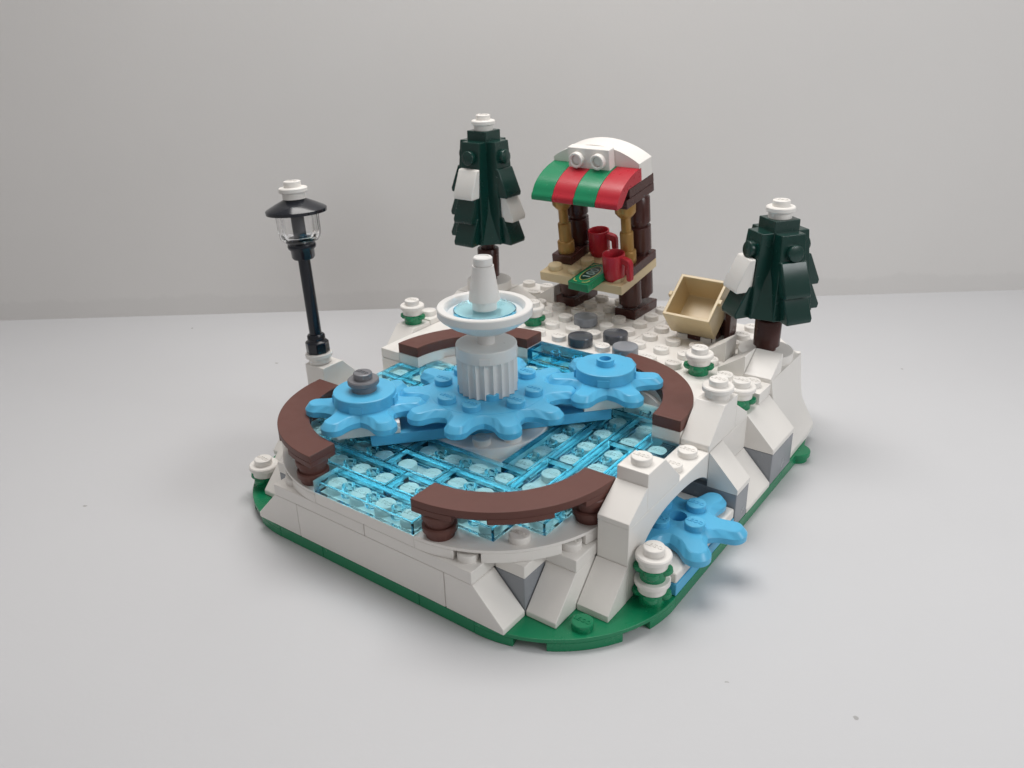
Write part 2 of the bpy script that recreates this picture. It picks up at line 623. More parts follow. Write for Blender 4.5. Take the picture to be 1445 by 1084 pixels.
# ------------------------------------------------------------------ near corner rocks
rock = thing('front_corner_rocks', 'white and grey sloped rock bricks stepping down at the nearest rounded corner', 'toy rocks', (11.5, 2, 0.4))
MB().prism(slope_poly(1.0, 2.99, 0.4, 1.2), 'x', 11 + G, 12 - G).build('slope_brick', 'white', rock)
MB().prism(slope_poly(2.0, 3.0, 0.4, 1.2, 0.2, 0.02), 'x', 12 + G, 13 - G).build('slope_brick', 'white', rock)
MB().box(10, 11, 1, 2, 0.4, 1.6, G).build('grey_brick', 'lightgrey', rock)
# ------------------------------------------------------------------ left corner rocks
lrock = thing('left_corner_rocks', 'white slopes stepping down at the left rounded corner beside the small round bush', 'toy rocks', (0, 2.5, 0.4))
MB().prism(slope_poly(1.0, 2.99, 0.4, 1.2), 'x', 0 + G, 1 - G).build('slope_brick', 'white', lrock)
MB().prism(slope_poly(2.0, 3.99, 0.4, 1.2), 'x', -1 + G, 0 - G).build('slope_brick', 'white', lrock)
MB().box(1, 2, 1, 2, 0.4, 1.6, G).build('grey_brick', 'lightgrey', lrock)
MB().prism(slope_poly(3.0, 4.99, 0.4, 1.2), 'x', -2 + G, -1 - G).build('slope_brick', 'white', lrock)

# ------------------------------------------------------------------ arch bridge at the spillway
br = thing('arch_bridge', 'white arch bridge with sloped blocks above the small spillway gear', 'toy bridge', (12.5, 6, 0.4))
pts = []
for i in range(41):
    a_ = math.pi - math.pi * i / 40
    c_, s_ = math.cos(a_), math.sin(a_)
    dy = 2.6 * (1 if c_ > 0 else -1) * abs(c_) ** (2 / 2.5)
    dz = 1.96 * abs(s_) ** (2 / 2.5)
    pts.append((6 + dy, 0.4 + dz))
poly = [(3 + G, 0.4), (3 + G, 2.8), (9 - G, 2.8), (9 - G, 0.4)] + pts[::-1]
mb = MB().prism(poly, 'x', 12 + G, 13 - G)
mb.build('arch', 'white', br)
studs('stud', 'white', br, [(12.5, 6.5, 2.8), (12.5, 7.5, 2.8), (12.5, 4.5, 4.0)])
mb = MB().prism(slope_poly(6.0, 4.0, 2.8, 1.2, 0.2), 'x', 12 + G, 13 - G)
mb.build('slope_brick', 'white', br)
mb = MB().prism(slope_poly(8.0, 10.0, 2.8, 1.2, 0.2), 'x', 12 + G, 13 - G)
mb.build('slope_brick', 'white', br)
MB().prism(wedge_poly(3.0, 4.0, 2.8), 'x', 12 + G, 13 - G).build('wedge_tile', 'white', br, bevel=0.05, seg=3)
MB().prism(wedge_poly(11.0, 10.0, 2.8), 'x', 12 + G, 13 - G).build('wedge_tile', 'white', br)
MB().box(12, 13, 9.0, 12, 1.6, 2.8, G).build('block', 'white', br)
o = MB(); round_plate_bm(o, 12.5, 9.5, 4.0)
o = o.build('snow_lump', 'white', bevel=0)
tag(o, 'white round stud plate on top of the tall slope behind the arch bridge', 'round plate')

# spillway
sp = thing('spillway', 'azure and white plates of the outlet under the arch bridge', 'spillway', (13, 6, 0.4))
MB().box(11.4, 14, 4, 8, 0.4, 0.8, G).build('water_plate', 'azure', sp)
mb = MB().box(12, 13.97, 4.02, 7.98, 0.8, 1.14)
mb.build('white_plate', 'white', sp, bevel=0.06, seg=3)
MB().box(11.4, 12.0, 3.6, 9, 0.8, 2.6).build('back_panel', 'darkgrey', sp)

# ------------------------------------------------------------------ right bank rocks
rb = thing('right_bank_rocks', 'white slopes on grey bricks forming the rocky right side of the toy', 'toy rocks', (13.5, 11, 0.4))
MB().box(11.8, 14, 8, 9, 0.4, 1.6, G).build('grey_brick', 'lightgrey', rb)
MB().prism(slope_poly(14, 13.001, 1.6, 1.2, 0.17, 0.002), 'y', 8 + G, 9 - G).build('slope_brick', 'white', rb)
MB().prism(slope_poly(14, 12.0, 0.4, 1.2), 'y', 9 + G, 11 - G).build('slope_brick', 'white', rb)
MB().box(12, 14, 11, 13, 0.4, 1.6, G).build('grey_brick', 'lightgrey', rb)
MB().prism(slope_poly(14, 12.0, 1.6, 1.2), 'y', 11 + G, 13 - G).build('slope_brick', 'white', rb)
rows = []
for y, sx in ((13 + G, 0.0), (15.0, -0.03), (16.0, -0.12)):
    rows.append([(12.2, y, 0.4), (13.92 + sx, y, 0.4), (13.92 + sx, y, 0.62), (13.62 + sx, y, 1.15), (13.36 + sx, y, 1.62),
                 (13.2 + sx * 0.6, y, 2.3), (13.02, y, 3.3), (12.2, y, 3.19)])
MB().loft(rows).build('curved_slope', 'white', rb, ang=20)

# ------------------------------------------------------------------ lamp pedestal and back left bank
Z1 = 3.36
ped = thing('lamp_pedestal', 'white block with a sloped side under the street lamp', 'toy rocks', (-1.5, 6, 0.4))
MB().prism([(5 + G, 0.4), (5 + G, Z1), (6, Z1), (7 - G, Z1 - 1.03), (7 - G, 0.4)], 'x', -2 + G, -1 - G).build('slope_brick', 'white', ped)
MB().box(-1, 0, 4, 8, 0.4, 2.0, G).build('block', 'white', ped)
MB().box(-1, 0, 3.0, 4, 0.4, 1.6, G).build('block', 'white', ped)
bank = thing('back_left_bank', 'white sloped blocks behind the back left bench', 'toy rocks', (-1.5, 11, 0.4))
MB().prism([(9 + G, 0.4), (9 + G, Z1 - 1.03), (10, Z1), (11 - G, Z1), (11 - G, 0.4)], 'x', -2 + G, -1 - G).build('slope_brick', 'white', bank)
mb = MB().box(-2, -1, 11, 12, 0.4, Z1 + 0.05, G)
mb.stud(-1.5, 11.5, Z1 + 0.05)
mb.build('stud_block', 'white', bank)
MB().box(-1, 0, 8, 12, 0.4, 2.79, G).build('block', 'white', bank)
mb = MB().box(-2, -1, 12, 14, 0.4, 3.2, G)
mb.build('block', 'white', bank)
MB().box(-1, 0, 8, 12, 2.8, 3.19, G).build('block', 'white', bank)
mb = MB()
pl = [(-2, 14), (0.0, 14), (0.0, 16), (-2, 16)]
mb.box(-2, 0, 14, 16, 0.4, 3.75, G)
mb.build('tree_mound', 'white', bank)
MB().prism([(13, 3.25), (14, 3.72), (14.0, 2.8), (13, 2.8)], 'x', -2 + G, -G).build('slope_brick', 'white', bank)
MB().prism([(1, 3.21), (1, 3.3), (0.0, 3.72), (0, 3.2)], 'y', 14 + G, 16 - G).build('slope_brick', 'white', bank)

# ------------------------------------------------------------------ benches


def macaroni(cx, cy, q, z0, z1, ro=4.0, ri=3.0, n=40, g=0.0):
    poly = arc(cx, cy, ro, q + g, q + 90 - g, n) + arc(cx, cy, ri, q + 90 - g, q + g, n)
    return MB().prism(poly, 'z', z0, z1)


def peg(mb, x, y, z):
    mb.lathe([(0.40, z), (0.40, z + 0.18), (0.49, z + 0.2), (0.49, z + 0.36), (0.46, z + 0.395), (0.3, z + 0.4)], x, y, 36)


for (cx, cy, q, lab, legs) in (
        (8, 4, 270, 'brown curved bench nearest the camera, on two round legs at the rink corner', ((8.55, 0.5), (11.5, 3.45))),
        (4, 4, 180, 'brown curved bench at the left side of the rink, on round legs below the lamp', ((3.45, 0.5), (0.5, 3.45)))):
    bt = thing('curved_bench', lab, 'bench', (cx, cy, 2.4), 'curved benches around the rink')
    mb = macaroni(cx, cy, q, 3.38, 3.6)
    out = []
    for i in range(181):
        a_ = q + 90 * i / 180
        rr = 4.0
        for na in (q + 25, q + 65):
            if abs(a_ - na) < 7:
                rr = 3.8
        out.append((cx + rr * math.cos(math.radians(a_)), cy + rr * math.sin(math.radians(a_))))
    mb.prism(out + arc(cx, cy, 3.0, q + 90, q, 40), 'z', 3.2, 3.381)
    mb.build('bench_top', 'brown', bt, bevel=0.02)
    for (x, y) in legs:
        mb = MB()
        peg(mb, x, y, 2.4); peg(mb, x, y, 2.8)
        mb.build('leg', 'brown', bt, bevel=0)
for (cx, cy, q, lab) in (
        (8, 8, 0, 'brown curved bench at the right behind the blue gear, set on a white curb'),
        (4, 8, 90, 'brown curved bench behind the fountain, set on a white curb')):
    bt = thing('curved_bench', lab, 'bench', (cx, cy, 2.8), 'curved benches around the rink')
    macaroni(cx, cy, q, 3.2, 3.6).build('bench_top', 'brown', bt, bevel=0.025)
    for a0, a1, ri_, zt in ((0, 24, 3.01, 3.195), (66, 90, 3.01, 3.195), (24.05, 65.95, 3.16, 3.19)):
        MB().prism(arc(cx, cy, 3.99, q + a0, q + a1, 14) + arc(cx, cy, ri_, q + a1, q + a0, 14), 'z', 2.8, zt).build('curb', 'white', bt, bevel=0.015)
    MB().prism(arc(cx, cy, 4.0, q, q + 90, 30) + arc(cx, cy, 3.02, q + 90, q, 30), 'z', 2.42, 2.793).build('curb_base', 'white', bt, bevel=0.02)

# ------------------------------------------------------------------ gears


def gear_outline(n, root, tip, wt, phase, inset=0.0, N=None, kk=0.52):
    N = N or n * 40
    out = []

    def sd(x, y):
        r = math.hypot(x, y)
        th = math.atan2(y, x)
        best = 9
        for k in range(n):
            a_ = math.radians(phase) + 2 * math.pi * k / n
            u = x * math.cos(a_) + y * math.sin(a_)
            v = -x * math.sin(a_) + y * math.cos(a_)
            uu = min(max(u, 0), tip - wt)
            best = min(best, math.hypot(u - uu, v) - wt)
        d2 = r - root
        k_ = kk
        h = max(k_ - abs(best - d2), 0) / k_
        return min(best, d2) - h * h * k_ * 0.25
    for i in range(N):
        th = 2 * math.pi * i / N
        lo, hi = root * 0.6, tip + 0.3
        for _ in range(26):
            m_ = (lo + hi) / 2
            if sd(m_ * math.cos(th), m_ * math.sin(th)) + inset > 0:
                hi = m_
            else:
                lo = m_
        out.append((lo * math.cos(th), lo * math.sin(th)))
    return out


def gear(mb, cx, cy, z0, n, root, tip, wt, phase, h=0.4, hole=0):
    o0 = gear_outline(n, root, tip, wt, phase)
    o1 = gear_outline(n, root, tip, wt, phase, 0.03)
    o2 = gear_outline(n, root, tip, wt, phase, 0.13)
    P = lambda o, z: [(cx + x, cy + y, z) for x, y in o]
    rings = [P(o1, z0), P(o0, z0 + 0.04), P(o0, z0 + h * 0.52), P(o2, z0 + h * 0.95), P(gear_outline(n, root, tip, wt, phase, 0.165), z0 + h)]
    if hole:
        for zz in (z0 + h, z0 + 0.06):
            rings.append(P([(hole * math.cos(2 * math.pi * i / len(o0)), hole * math.sin(2 * math.pi * i / len(o0))) for i in range(len(o0))], zz))
    mb.loft(rings)


TH = math.radians(47.5)
ux, uy = math.cos(TH), math.sin(TH)
bg_ = thing('large_gear', 'large azure ten-tooth gear lying flat under the fountain column', 'gear', (6, 6, 3.2), 'azure gears of the rink')
mb = MB()
gear(mb, 6, 6, 3.56, 10, 2.08, 2.97, 0.40, -2)
mb.build('gear_plate', 'azure', bg_, bevel=0, ang=24)
mb = MB()
mb.lathe([(1.9, 3.9), (1.9, 3.968), (1.87, 3.975)], 6, 6, 80)
mb.build('center_disc', 'azure', bg_, bevel=0, ang=50)
studs('stud', 'azure', bg_, [(4.5 + i, 4.5 + j, 3.97) for i in range(4) for j in range(4) if not (i in (0, 3) and j in (0, 3))])
MB().lathe([(1.3, 3.2), (1.3, 3.57)], 6, 6, 40).build('spindle', 'azure', bg_, bevel=0)

hub = thing('turntable', 'white round plate with studs on the ice below the large gear', 'turntable', (6, 6, 2.4))
MB().cyl(6, 6, 2.4, 2.8, 1.98, 80).build('round_plate', 'white', hub, bevel=0)
hs = []
for i in range(4):
    for j in range(4):
        if not (i in (0, 3) and j in (0, 3)):
            x, y = -1.5 + i, -1.5 + j
            hs.append((6 + x * ux - y * uy, 6 + x * uy + y * ux, 2.8))
studs('stud', 'white', hub, hs)

bar = MB()
st = bar.n()
bar.box(-3.96, 3.96, -0.98, 0.98, 2.82, 3.2)
bar.xform(Matrix.Translation((6, 6, 0)) @ Matrix.Rotation(TH, 4, 'Z'))
bar = bar.build('drive_bar', 'azure')
tag(bar, 'long azure bar across the ice beneath the three gears of the rink', 'bar')

for sgn, lab, ph in ((-1, 'azure six-tooth gear at the left end of the bar carrying a grey knob', 36),
                     (1, 'azure six-tooth gear at the right end of the bar topped by a hollow stud', 34)):
    gx, gy = 6 + sgn * 4.0 * ux, 6 + sgn * 4.0 * uy
    t_ = thing('small_gear', lab, 'gear', (gx, gy, 3.2), 'azure gears of the rink')
    mb = MB()
    gear(mb, gx, gy, 3.6, 6, 1.06, 1.96, 0.40, ph)
    mb.build('gear_plate', 'azure', t_, bevel=0, ang=24)
    mb = MB()
    if sgn < 0:
        mb.cyl(gx, gy, 4.0, 4.4, 0.995, 64)
    else:
        mb.cyl(gx, gy, 4.0, 4.4, 0.995, 64)
        mb.tube(gx, gy, 4.38, 4.62, 0.3, 0.2, 32)
        mb.lathe([(0.2, 4.4), (0.2, 4.405)], gx, gy, 32)
    for a_ in (-62, 28, 118, 208):
        a2 = math.radians(a_)
        mb.box(-0.02, 0.1, -0.2, 0.2, 4.0, 4.24)
        mb.xform(Matrix.Translation((gx, gy, 0)) @ Matrix.Rotation(a2, 4, 'Z') @ Matrix.Translation((0.93, 0, 0)), mb.n() - 8)
    mb.build('hub_disc', 'azure', t_, bevel=0)
    mb = MB()
    mb.box(-1, 1, -0.99, 0.99, 3.21, 3.59)
    mb.xform(Matrix.Translation((gx, gy, 0)) @ Matrix.Rotation(TH, 4, 'Z'))
    mb.build('white_plate', 'white', t_)
    if sgn < 0:
        mb = MB()
        round_plate_bm(mb, gx, gy, 4.4)
        o = mb.build('knob', 'silver', bevel=0)
        tag(o, 'metallic grey round stud knob on the left small gear', 'knob')

sg = thing('small_gear', 'azure six-tooth gear jutting out below the arch bridge at the base edge', 'gear', (13, 6, 1.2), 'azure gears of the rink')
mb = MB()
gear(mb, 13, 6, 1.2, 6, 1.04, 2.02, 0.42, 15, hole=0.27)
mb.build('gear_plate', 'azure', sg, bevel=0, ang=24)
studs('stud', 'azure', sg, [(13 + 0.71 * math.cos(math.radians(68 + 90 * k)), 6 + 0.71 * math.sin(math.radians(68 + 90 * k)), 1.6) for k in range(4)])

# ------------------------------------------------------------------ fountain
fo = thing('fountain', 'white fountain with fluted column, bowl and cone spout in the rink centre', 'fountain', (6, 6, 3.97))
seg = 132
rings = []
for z, k in ((3.99, 1.0), (5.2, 1.0)):
    ring = []
    for i in range(seg * 2):
        a_ = 2 * math.pi * i / (seg * 2)
        r = 0.99 - 0.10 * abs(math.cos(a_ * 11.0)) ** 0.9
        ring.append((6 + r * math.cos(a_), 6 + r * math.sin(a_), z))
    rings.append(ring)
MB().loft(rings).build('column', 'white_cool', fo, bevel=0, ang=40)
mb = MB().cyl(6, 6, 5.2, 5.62, 0.99, 64)
for a_ in (-55, 35, 125, 215):
    mb.box(-0.02, 0.075, -0.17, 0.17, 5.2, 5.42)
    mb.xform(Matrix.Translation((6, 6, 0)) @ Matrix.Rotation(math.radians(a_), 4, 'Z') @ Matrix.Translation((0.93, 0, 0)), mb.n() - 8)
mb.build('collar', 'white_cool', fo, bevel=0)
MB().lathe([(0.29, 5.6), (0.29, 5.98), (0.25, 6.0), (0.25, 6.2)], 6, 6, 40).build('stem', 'white_cool', fo, bevel=0)
MB().lathe([(0.3, 5.93), (0.42, 5.97), (0.8, 6.12), (1.18, 6.33), (1.46, 6.55), (1.52, 6.62), (1.525, 6.84), (1.5, 6.875), (1.3, 6.875),
            (1.27, 6.85), (1.2, 6.66), (1.05, 6.58), (0.0, 6.54)], 6, 6, 72).build('bowl', 'white_cool', fo, bevel=0, ang=30)
MB().lathe([(0.001, 6.6), (0.98, 6.6), (1.0, 6.62), (1.0, 6.75), (0.98, 6.77), (0.001, 6.77)], 6, 6, 64).build('water_disc', 'water', fo, bevel=0, ang=30)
MB().lathe([(0.395, 6.775), (0.395, 7.08)], 6, 6, 40).build('spout_base', 'white_cool', fo, bevel=0)
MB().lathe([(0.38, 7.06), (0.495, 7.062), (0.5, 7.08), (0.335, 8.13), (0.335, 8.17), (0.27, 8.175), (0.27, 8.2), (0.3, 8.205), (0.3, 8.42), (0.27, 8.45),
            (0.2, 8.455), (0.19, 8.43), (0.0, 8.43)], 6, 6, 72).build('cone_spout', 'white_cool', fo, bevel=0, ang=7)

# ------------------------------------------------------------------ small bushes


def bush(x, y, z, layers, label):
    r_ = thing('snowy_bush', label, 'bush', (x, y, z), 'small snow-capped bushes')
    for k in range(layers):
        zz = z + k * 0.8
        mb = MB()
        mb.lathe([(0.36, zz), (0.37, zz + 0.22), (0.38, zz + 0.4)], x, y, 36)
        for q in range(4):
            a_ = math.radians(20 + 90 * q)
            ring = []
            mb.lathe([(0.02, zz + 0.17), (0.17, zz + 0.19), (0.22, zz + 0.27), (0.2, zz + 0.37), (0.1, zz + 0.4)],
                     x + 0.33 * math.cos(a_), y + 0.33 * math.sin(a_), 18)
        mb.build('leaf_plate', 'green', r_, bevel=0, ang=60)
        mb = MB()
        round_plate_bm(mb, x, y, zz + 0.4, stud=(k == layers - 1))
        mb.build('snow_cap', 'white', r_, bevel=0)
    return r_


bush(-0.5, 1.5, 0.4, 1, 'small green bush with white cap on the left green corner')
bush(13.5, 3.5, 0.4, 2, 'two-tier green and white bush beside the front leg of the arch bridge')
bush(10.5, 12.5, 3.2, 1, 'small green bush with white cap on the studs behind the right bench')
bush(12.5, 11.5, 2.8, 1, 'small green bush half hidden behind the tall slope of the arch bridge')
bush(-1.5, 10.5, Z1, 1, 'small green bush with white cap on the back left slope')
bush(2.6, 13.4, 3.2, 1, 'small green bush partly hidden behind the fountain bowl')

# ------------------------------------------------------------------ stepping stones
for (x, y, m_, lab) in ((5.5, 12.5, 'darkgrey', 'dark grey round stepping stone nearest the ice'),
                        (6.5, 13.5, 'darkgrey', 'dark grey round stepping stone between the two light-grey ones, farther back'),
                        (7.5, 12.5, 'lightgrey', 'light grey round stepping stone beside the right bench'),
                        (4.5, 14.5, 'lightgrey', 'light grey round stepping stone in front of the market stall')):
    mb = MB()
    mb.lathe([(0.42, 3.2), (0.42, 3.24), (0.495, 3.26), (0.495, 3.56), (0.48, 3.59), (0.45, 3.6)], x, y, 48)
    o = mb.build('stepping_stone', m_, bevel=0)
    tag(o, lab, 'stepping stone', 'round stepping stones')

# ------------------------------------------------------------------ street lamp
lx, ly, lz = -1.62, 5.43, Z1
lp = thing('street_lamp', 'tall black street lamp with clear lantern and white snow cap', 'street lamp', (lx, ly, lz))
mb = MB(); round_plate_bm(mb, lx, ly, lz, stud=False)
mb.build('foot_plate', 'white', lp, bevel=0)
zb = lz + 0.4
mb = MB().lathe([(0.42, zb), (0.44, zb + 0.04), (0.44, zb + 0.42), (0.38, zb + 0.47), (0.36, zb + 0.5)], lx, ly, 8)
mb.lathe([(0.33, zb + 0.45), (0.33, zb + 0.66), (0.29, zb + 0.72)], lx, ly, 36)
mb.build('lamp_base', 'black', lp, bevel=0.03)
MB().lathe([(0.225, zb + 0.6), (0.215, 9.1)], lx, ly, 32).build('pole', 'black', lp, bevel=0)
MB().lathe([(0.36, 7.33), (0.41, 7.4), (0.42, 7.66), (0.49, 7.72), (0.51, 7.8), (0.49, 7.88), (0.42, 7.9)], lx, ly, 40).build('collar', 'black', lp, bevel=0, ang=50)
gl = []
mb = MB()
i0 = mb.n()
mb.lathe([(0.44, 7.9), (0.6, 7.97), (0.70, 8.1), (0.735, 8.4), (0.74, 8.98), (0.6, 8.98), (0.6, 8.4), (0.57, 8.2), (0.47, 8.1), (0.3, 8.08)], lx, ly, 64)
mb.bm.verts.ensure_lookup_table()
for v in mb.bm.verts[i0:]:
    a_ = math.atan2(v.co.y - ly, v.co.x - lx)
    k_ = 1 + 0.045 * abs(math.cos(4 * a_)) ** 3 - 0.02
    v.co.x = lx + (v.co.x - lx) * k_
    v.co.y = ly + (v.co.y - ly) * k_
mb.build('lantern_glass', 'glass', lp, bevel=0, ang=40)
MB().lathe([(0.2, 9.1), (1.0, 8.98), (1.06, 8.99), (1.07, 9.1), (1.03, 9.14), (0.72, 9.3), (0.42, 9.44), (0.38, 9.48), (0.0, 9.485)], lx, ly, 64).build('lamp_shade', 'black', lp, bevel=0, ang=30)
mb = MB(); round_plate_bm(mb, lx, ly, 9.47)
mb.build('snow_cap', 'white', lp, bevel=0)

lp.rotation_euler = (-0.018, -0.058, 0)     # it leans a little

# ------------------------------------------------------------------ pine trees


def tile_bm(z0, z1, r0, r1, width=1.0, tilt=0.0):
    """one hanging needle tile on the +u face, u outwards, v sideways"""
    t_ = 0.12
    poly = [(r0 - 0.1, z1), (r0 + 0.1, z1 - 0.02), (r1 + 0.0, z0 + 0.17), (r1 - 0.03, z0), (r0 - 0.05, z0 + 0.02)]
    mb = MB()
    rings = [[(u, -width / 2, z) for u, z in poly], [(u, width / 2, z) for u, z in poly]]
    mb.loft(rings)
    return mb


def pine(x, y, z_disc, trunk_top, z_bot, z_top, tiers, whites, label, twist):
    tr = thing('pine_tree', label, 'pine tree', (x, y, z_disc), 'dark green toy pine trees')
    MB().cyl(x, y, z_disc, z_disc + 0.4, 0.99, 56).build('base_disc', 'white', tr, bevel=0)
    mb = MB()
    mb.lathe([(0.36, z_disc + 0.4), (0.38, z_disc + 0.55), (0.47, z_disc + 0.58), (0.48, trunk_top - 0.04), (0.45, trunk_top), (0.31, trunk_top), (0.31, trunk_top + 0.6)], x, y, 40)
    mb.build('trunk', 'dark_brown', tr, bevel=0, ang=45)
    H = z_top - z_bot
    e_top, e_bot = 0.93, 1.25

    def ext(z):
        return e_bot + (e_top - e_bot) * (z - z_bot) / H
    mb = MB()
    mb.box(x - 0.5, x + 0.5, y - 0.5, y + 0.5, z_bot + 0.1, z_top - 0.02)
    mb.xform(Matrix.Translation((x, y, 0)) @ Matrix.Rotation(math.radians(twist), 4, 'Z') @ Matrix.Translation((-x, -y, 0)))
    crown = mb.build('crown_core', 'dark_green', tr)
    for ang in (-45, 45, 135, 225):
        mb = MB()
        mb.loft([[(0.2, -0.5, z), (e_, -0.46, z), (e_, 0.46, z), (0.2, 0.5, z)] for z, e_ in ((z_bot + 0.02, 1.36), (z_bot + 1.3, 0.95), (z_top - 0.9, 0.62))])
        mb.xform(Matrix.Translation((x, y, 0)) @ Matrix.Rotation(math.radians(ang + twist), 4, 'Z'))
        mb.build('branch_side', 'dark_green', tr)
    for k, ang in enumerate((-90, 0, 90, 180)):
        rot = Matrix.Translation((x, y, 0)) @ Matrix.Rotation(math.radians(ang + twist), 4, 'Z')
        mb = MB()
        rings = []
        for z, wv in ((z_bot, 0.72), (z_top - 0.9, 0.52), (z_top, 0.48)):
            e_ = ext(z)
            rings.append([(0.2, -wv, z), (e_, -wv + 0.02, z), (e_, wv - 0.02, z), (0.2, wv, z)])
        mb.loft(rings)
        # side stud near the top
        st = mb.n()
        mb.cyl(0, 0, -0.05, 0.2, 0.29, 28)
        zs = z_top - 0.62
        sl = math.atan2(e_bot - e_top, H)
        mb.xform(Matrix.Translation((ext(zs), 0, zs)) @ Matrix.Rotation(math.pi / 2 - sl, 4, 'Y'), st)
        mb.xform(rot)
        mb.build('branch_side', 'dark_green', tr)
        for (i, (z0, z1)) in enumerate(tiers):
            mb = tile_bm(z0, z1, ext(z1), ext(z0) + 0.45)
            wob = random.uniform(-2.5, 2.5)
            sh = 0
            wh = (k, i) in whites
            if wh and whites[(k, i)]:
                dx, rz = whites[(k, i)]
                mb.xform(Matrix.Translation((dx, 0, 0)) @ Matrix.Rotation(math.radians(rz), 4, 'Z'))
            else:
                mb.xform(Matrix.Rotation(math.radians(wob), 4, 'X'), 0) if False else None
                mb.xform(Matrix.Rotation(math.radians(wob), 4, 'Z'))
            mb.xform(rot)
            mb.build('snowy_branch' if wh else 'branch', 'white' if wh else 'dark_green', tr, bevel=0.05, seg=3)
    rt = Matrix.Translation((x, y, 0)) @ Matrix.Rotation(math.radians(twist), 4, 'Z')
    mb = MB().box(-0.5, 0.5, -0.5, 0.5, z_top - 0.05, z_top + 0.4)
    mb.xform(rt)
    mb.build('crown_top', 'dark_green', tr)
    mb = MB(); round_plate_bm(mb, x, y, z_top + 0.4)
    mb.build('snow_cap', 'white', tr, bevel=0)
    return tr


pine(-0.92, 15.0, 3.75, 5.6, 6.05, 10.25, ((8.0, 9.2), (6.98, 8.25), (6.02, 7.2)), {(0, 0): (0.05, 0), (1, 1): (0.08, 3)},
     'taller dark green pine tree with two white branches, behind the fountain', 0)
pine(12.0, 15.0, 3.22, 4.8, 5.17, 8.12, ((6.05, 7.25), (5.13, 6.3)), {(0, 0): (0.1, -4)},
     'shorter dark green pine tree with one white branch, at the right edge', -36)

# ------------------------------------------------------------------ market stall
TT = math.radians(9)
ct, st_ = math.cos(TT), math.sin(TT)
TILT = Matrix(((1, 0, 0, 0), (0, ct, -st_, 16 - 16 * ct + 3.6 * st_), (0, st_, ct, 3.6 - 16 * st_ - 3.6 * ct), (0, 0, 0, 1)))
stall = thing('market_stall', 'small market stall with green and red striped awning and tan counter', 'market stall', (4, 17, 3.2))


def sp_(mb, name, mat, **k):
    mb.xform(TILT)
    return mb.build(name, mat, stall, **k)


for x in (2, 5):
    mb = MB().box(x, x + 1, 16, 18, 3.2, 3.6, G)
    mb.build('foot', 'dark_brown', stall)
    for y in (16.5, 17.5):
        mb = MB().lathe([(0.36, 3.58), (0.36, 3.7), (0.48, 3.73), (0.485, 4.78), (0.47, 4.8), (0.3, 4.8)], x + 0.5, y, 40)
        sp_(mb, 'leg', 'dark_brown', bevel=0)
mb = MB().box(2, 6, 15, 18, 4.8, 5.2, G)
for (x, y) in ((2.5, 15.5), (3.5, 15.5), (4.5, 15.5), (5.5, 15.5), (3.5, 16.5), (4.5, 16.5), (3.5, 17.5), (4.5, 17.5)):
    mb.stud(x, y, 5.2)
sp_(mb, 'counter', 'tan')
for x in (2, 5):
    sp_(MB().box(x, x + 1, 16, 18, 5.2, 5.6, G), 'counter_end', 'dark_brown')
    mb = MB().lathe([(0.34, 5.6), (0.36, 5.64), (0.36, 6.08), (0.33, 6.12), (0.275, 6.14), (0.275, 6.88), (0.25, 6.92), (0.20, 6.94), (0.205, 7.5),
                     (0.3, 7.6), (0.42, 7.75), (0.43, 8.1), (0.4, 8.15)], x + 0.5, 16.45, 40)
    sp_(mb, 'front_post', 'gold', bevel=0, ang=45)
    mb = MB().lathe([(0.36, 5.6), (0.36, 5.74), (0.48, 5.78), (0.485, 6.78), (0.46, 6.8), (0.36, 6.81), (0.36, 6.94), (0.48, 6.98), (0.485, 8.0), (0.3, 8.2)], x + 0.5, 17.5, 40)
    sp_(mb, 'back_post', 'dark_brown', bevel=0, ang=45)
    sp_(MB().box(x, x + 1, 15.75, 18, 8.15, 8.52, G), 'beam', 'dark_brown')
    sp_(MB().box(x, x + 1, 16.0, 18, 8.52, 8.9, G), 'beam', 'dark_brown')
aw = [(15.0, 8.4), (15.0, 8.56), (15.06, 8.66)] + [(17 - 1.94 * math.cos(math.radians(a_)), 8.46 + 0.98 * math.sin(math.radians(a_))) for a_ in (14, 22, 30, 40, 50, 60, 72, 84)] + [(17.0, 9.44), (17.0, 8.9), (15.95, 8.9), (15.4, 8.4)]
for k, c_ in enumerate(('green', 'red', 'green', 'red')):
    mb = MB().prism(aw, 'x', 2 + k + 0.006, 3 + k - 0.006)
    sp_(mb, 'awning_stripe', c_, bevel=0.02, ang=45)
top = [(2 + 0.01, 8.9), (2.01, 9.6)]
Rr = (2 ** 2 + 0.62 ** 2) / (2 * 0.62)
for i in range(25):
    x = 2.01 + 3.98 * i / 24
    top.append((x, 9.6 + math.sqrt(max(Rr * Rr - (x - 4) ** 2, 0)) - (Rr - 0.62)))
top += [(5.99, 9.6), (5.99, 8.9)]
seen = []
for q in top:
    if not seen or (abs(q[0] - seen[-1][0]) + abs(q[1] - seen[-1][1])) > 1e-3:
        seen.append(q)
mb = MB().prism(seen, 'y', 16.85, 17.85)
sp_(mb, 'snowy_roof', 'white', ang=30)
mb = MB().box(3.0, 4.92, 16.42, 16.84, 9.26, 10.2)
for x in (3.47, 4.45):
    st0 = mb.n()
    mb.tube(0, 0, -0.02, 0.22, 0.31, 0.2, 28)
    mb.lathe([(0.2, 0.0), (0.2, 0.1)], 0, 0, 28)
    mb.xform(Matrix.Translation((x, 16.42, 9.74)) @ Matrix.Rotation(math.pi / 2, 4, 'X'), st0)
sp_(mb, 'stud_plate', 'white', bevel=0.04, seg=3)


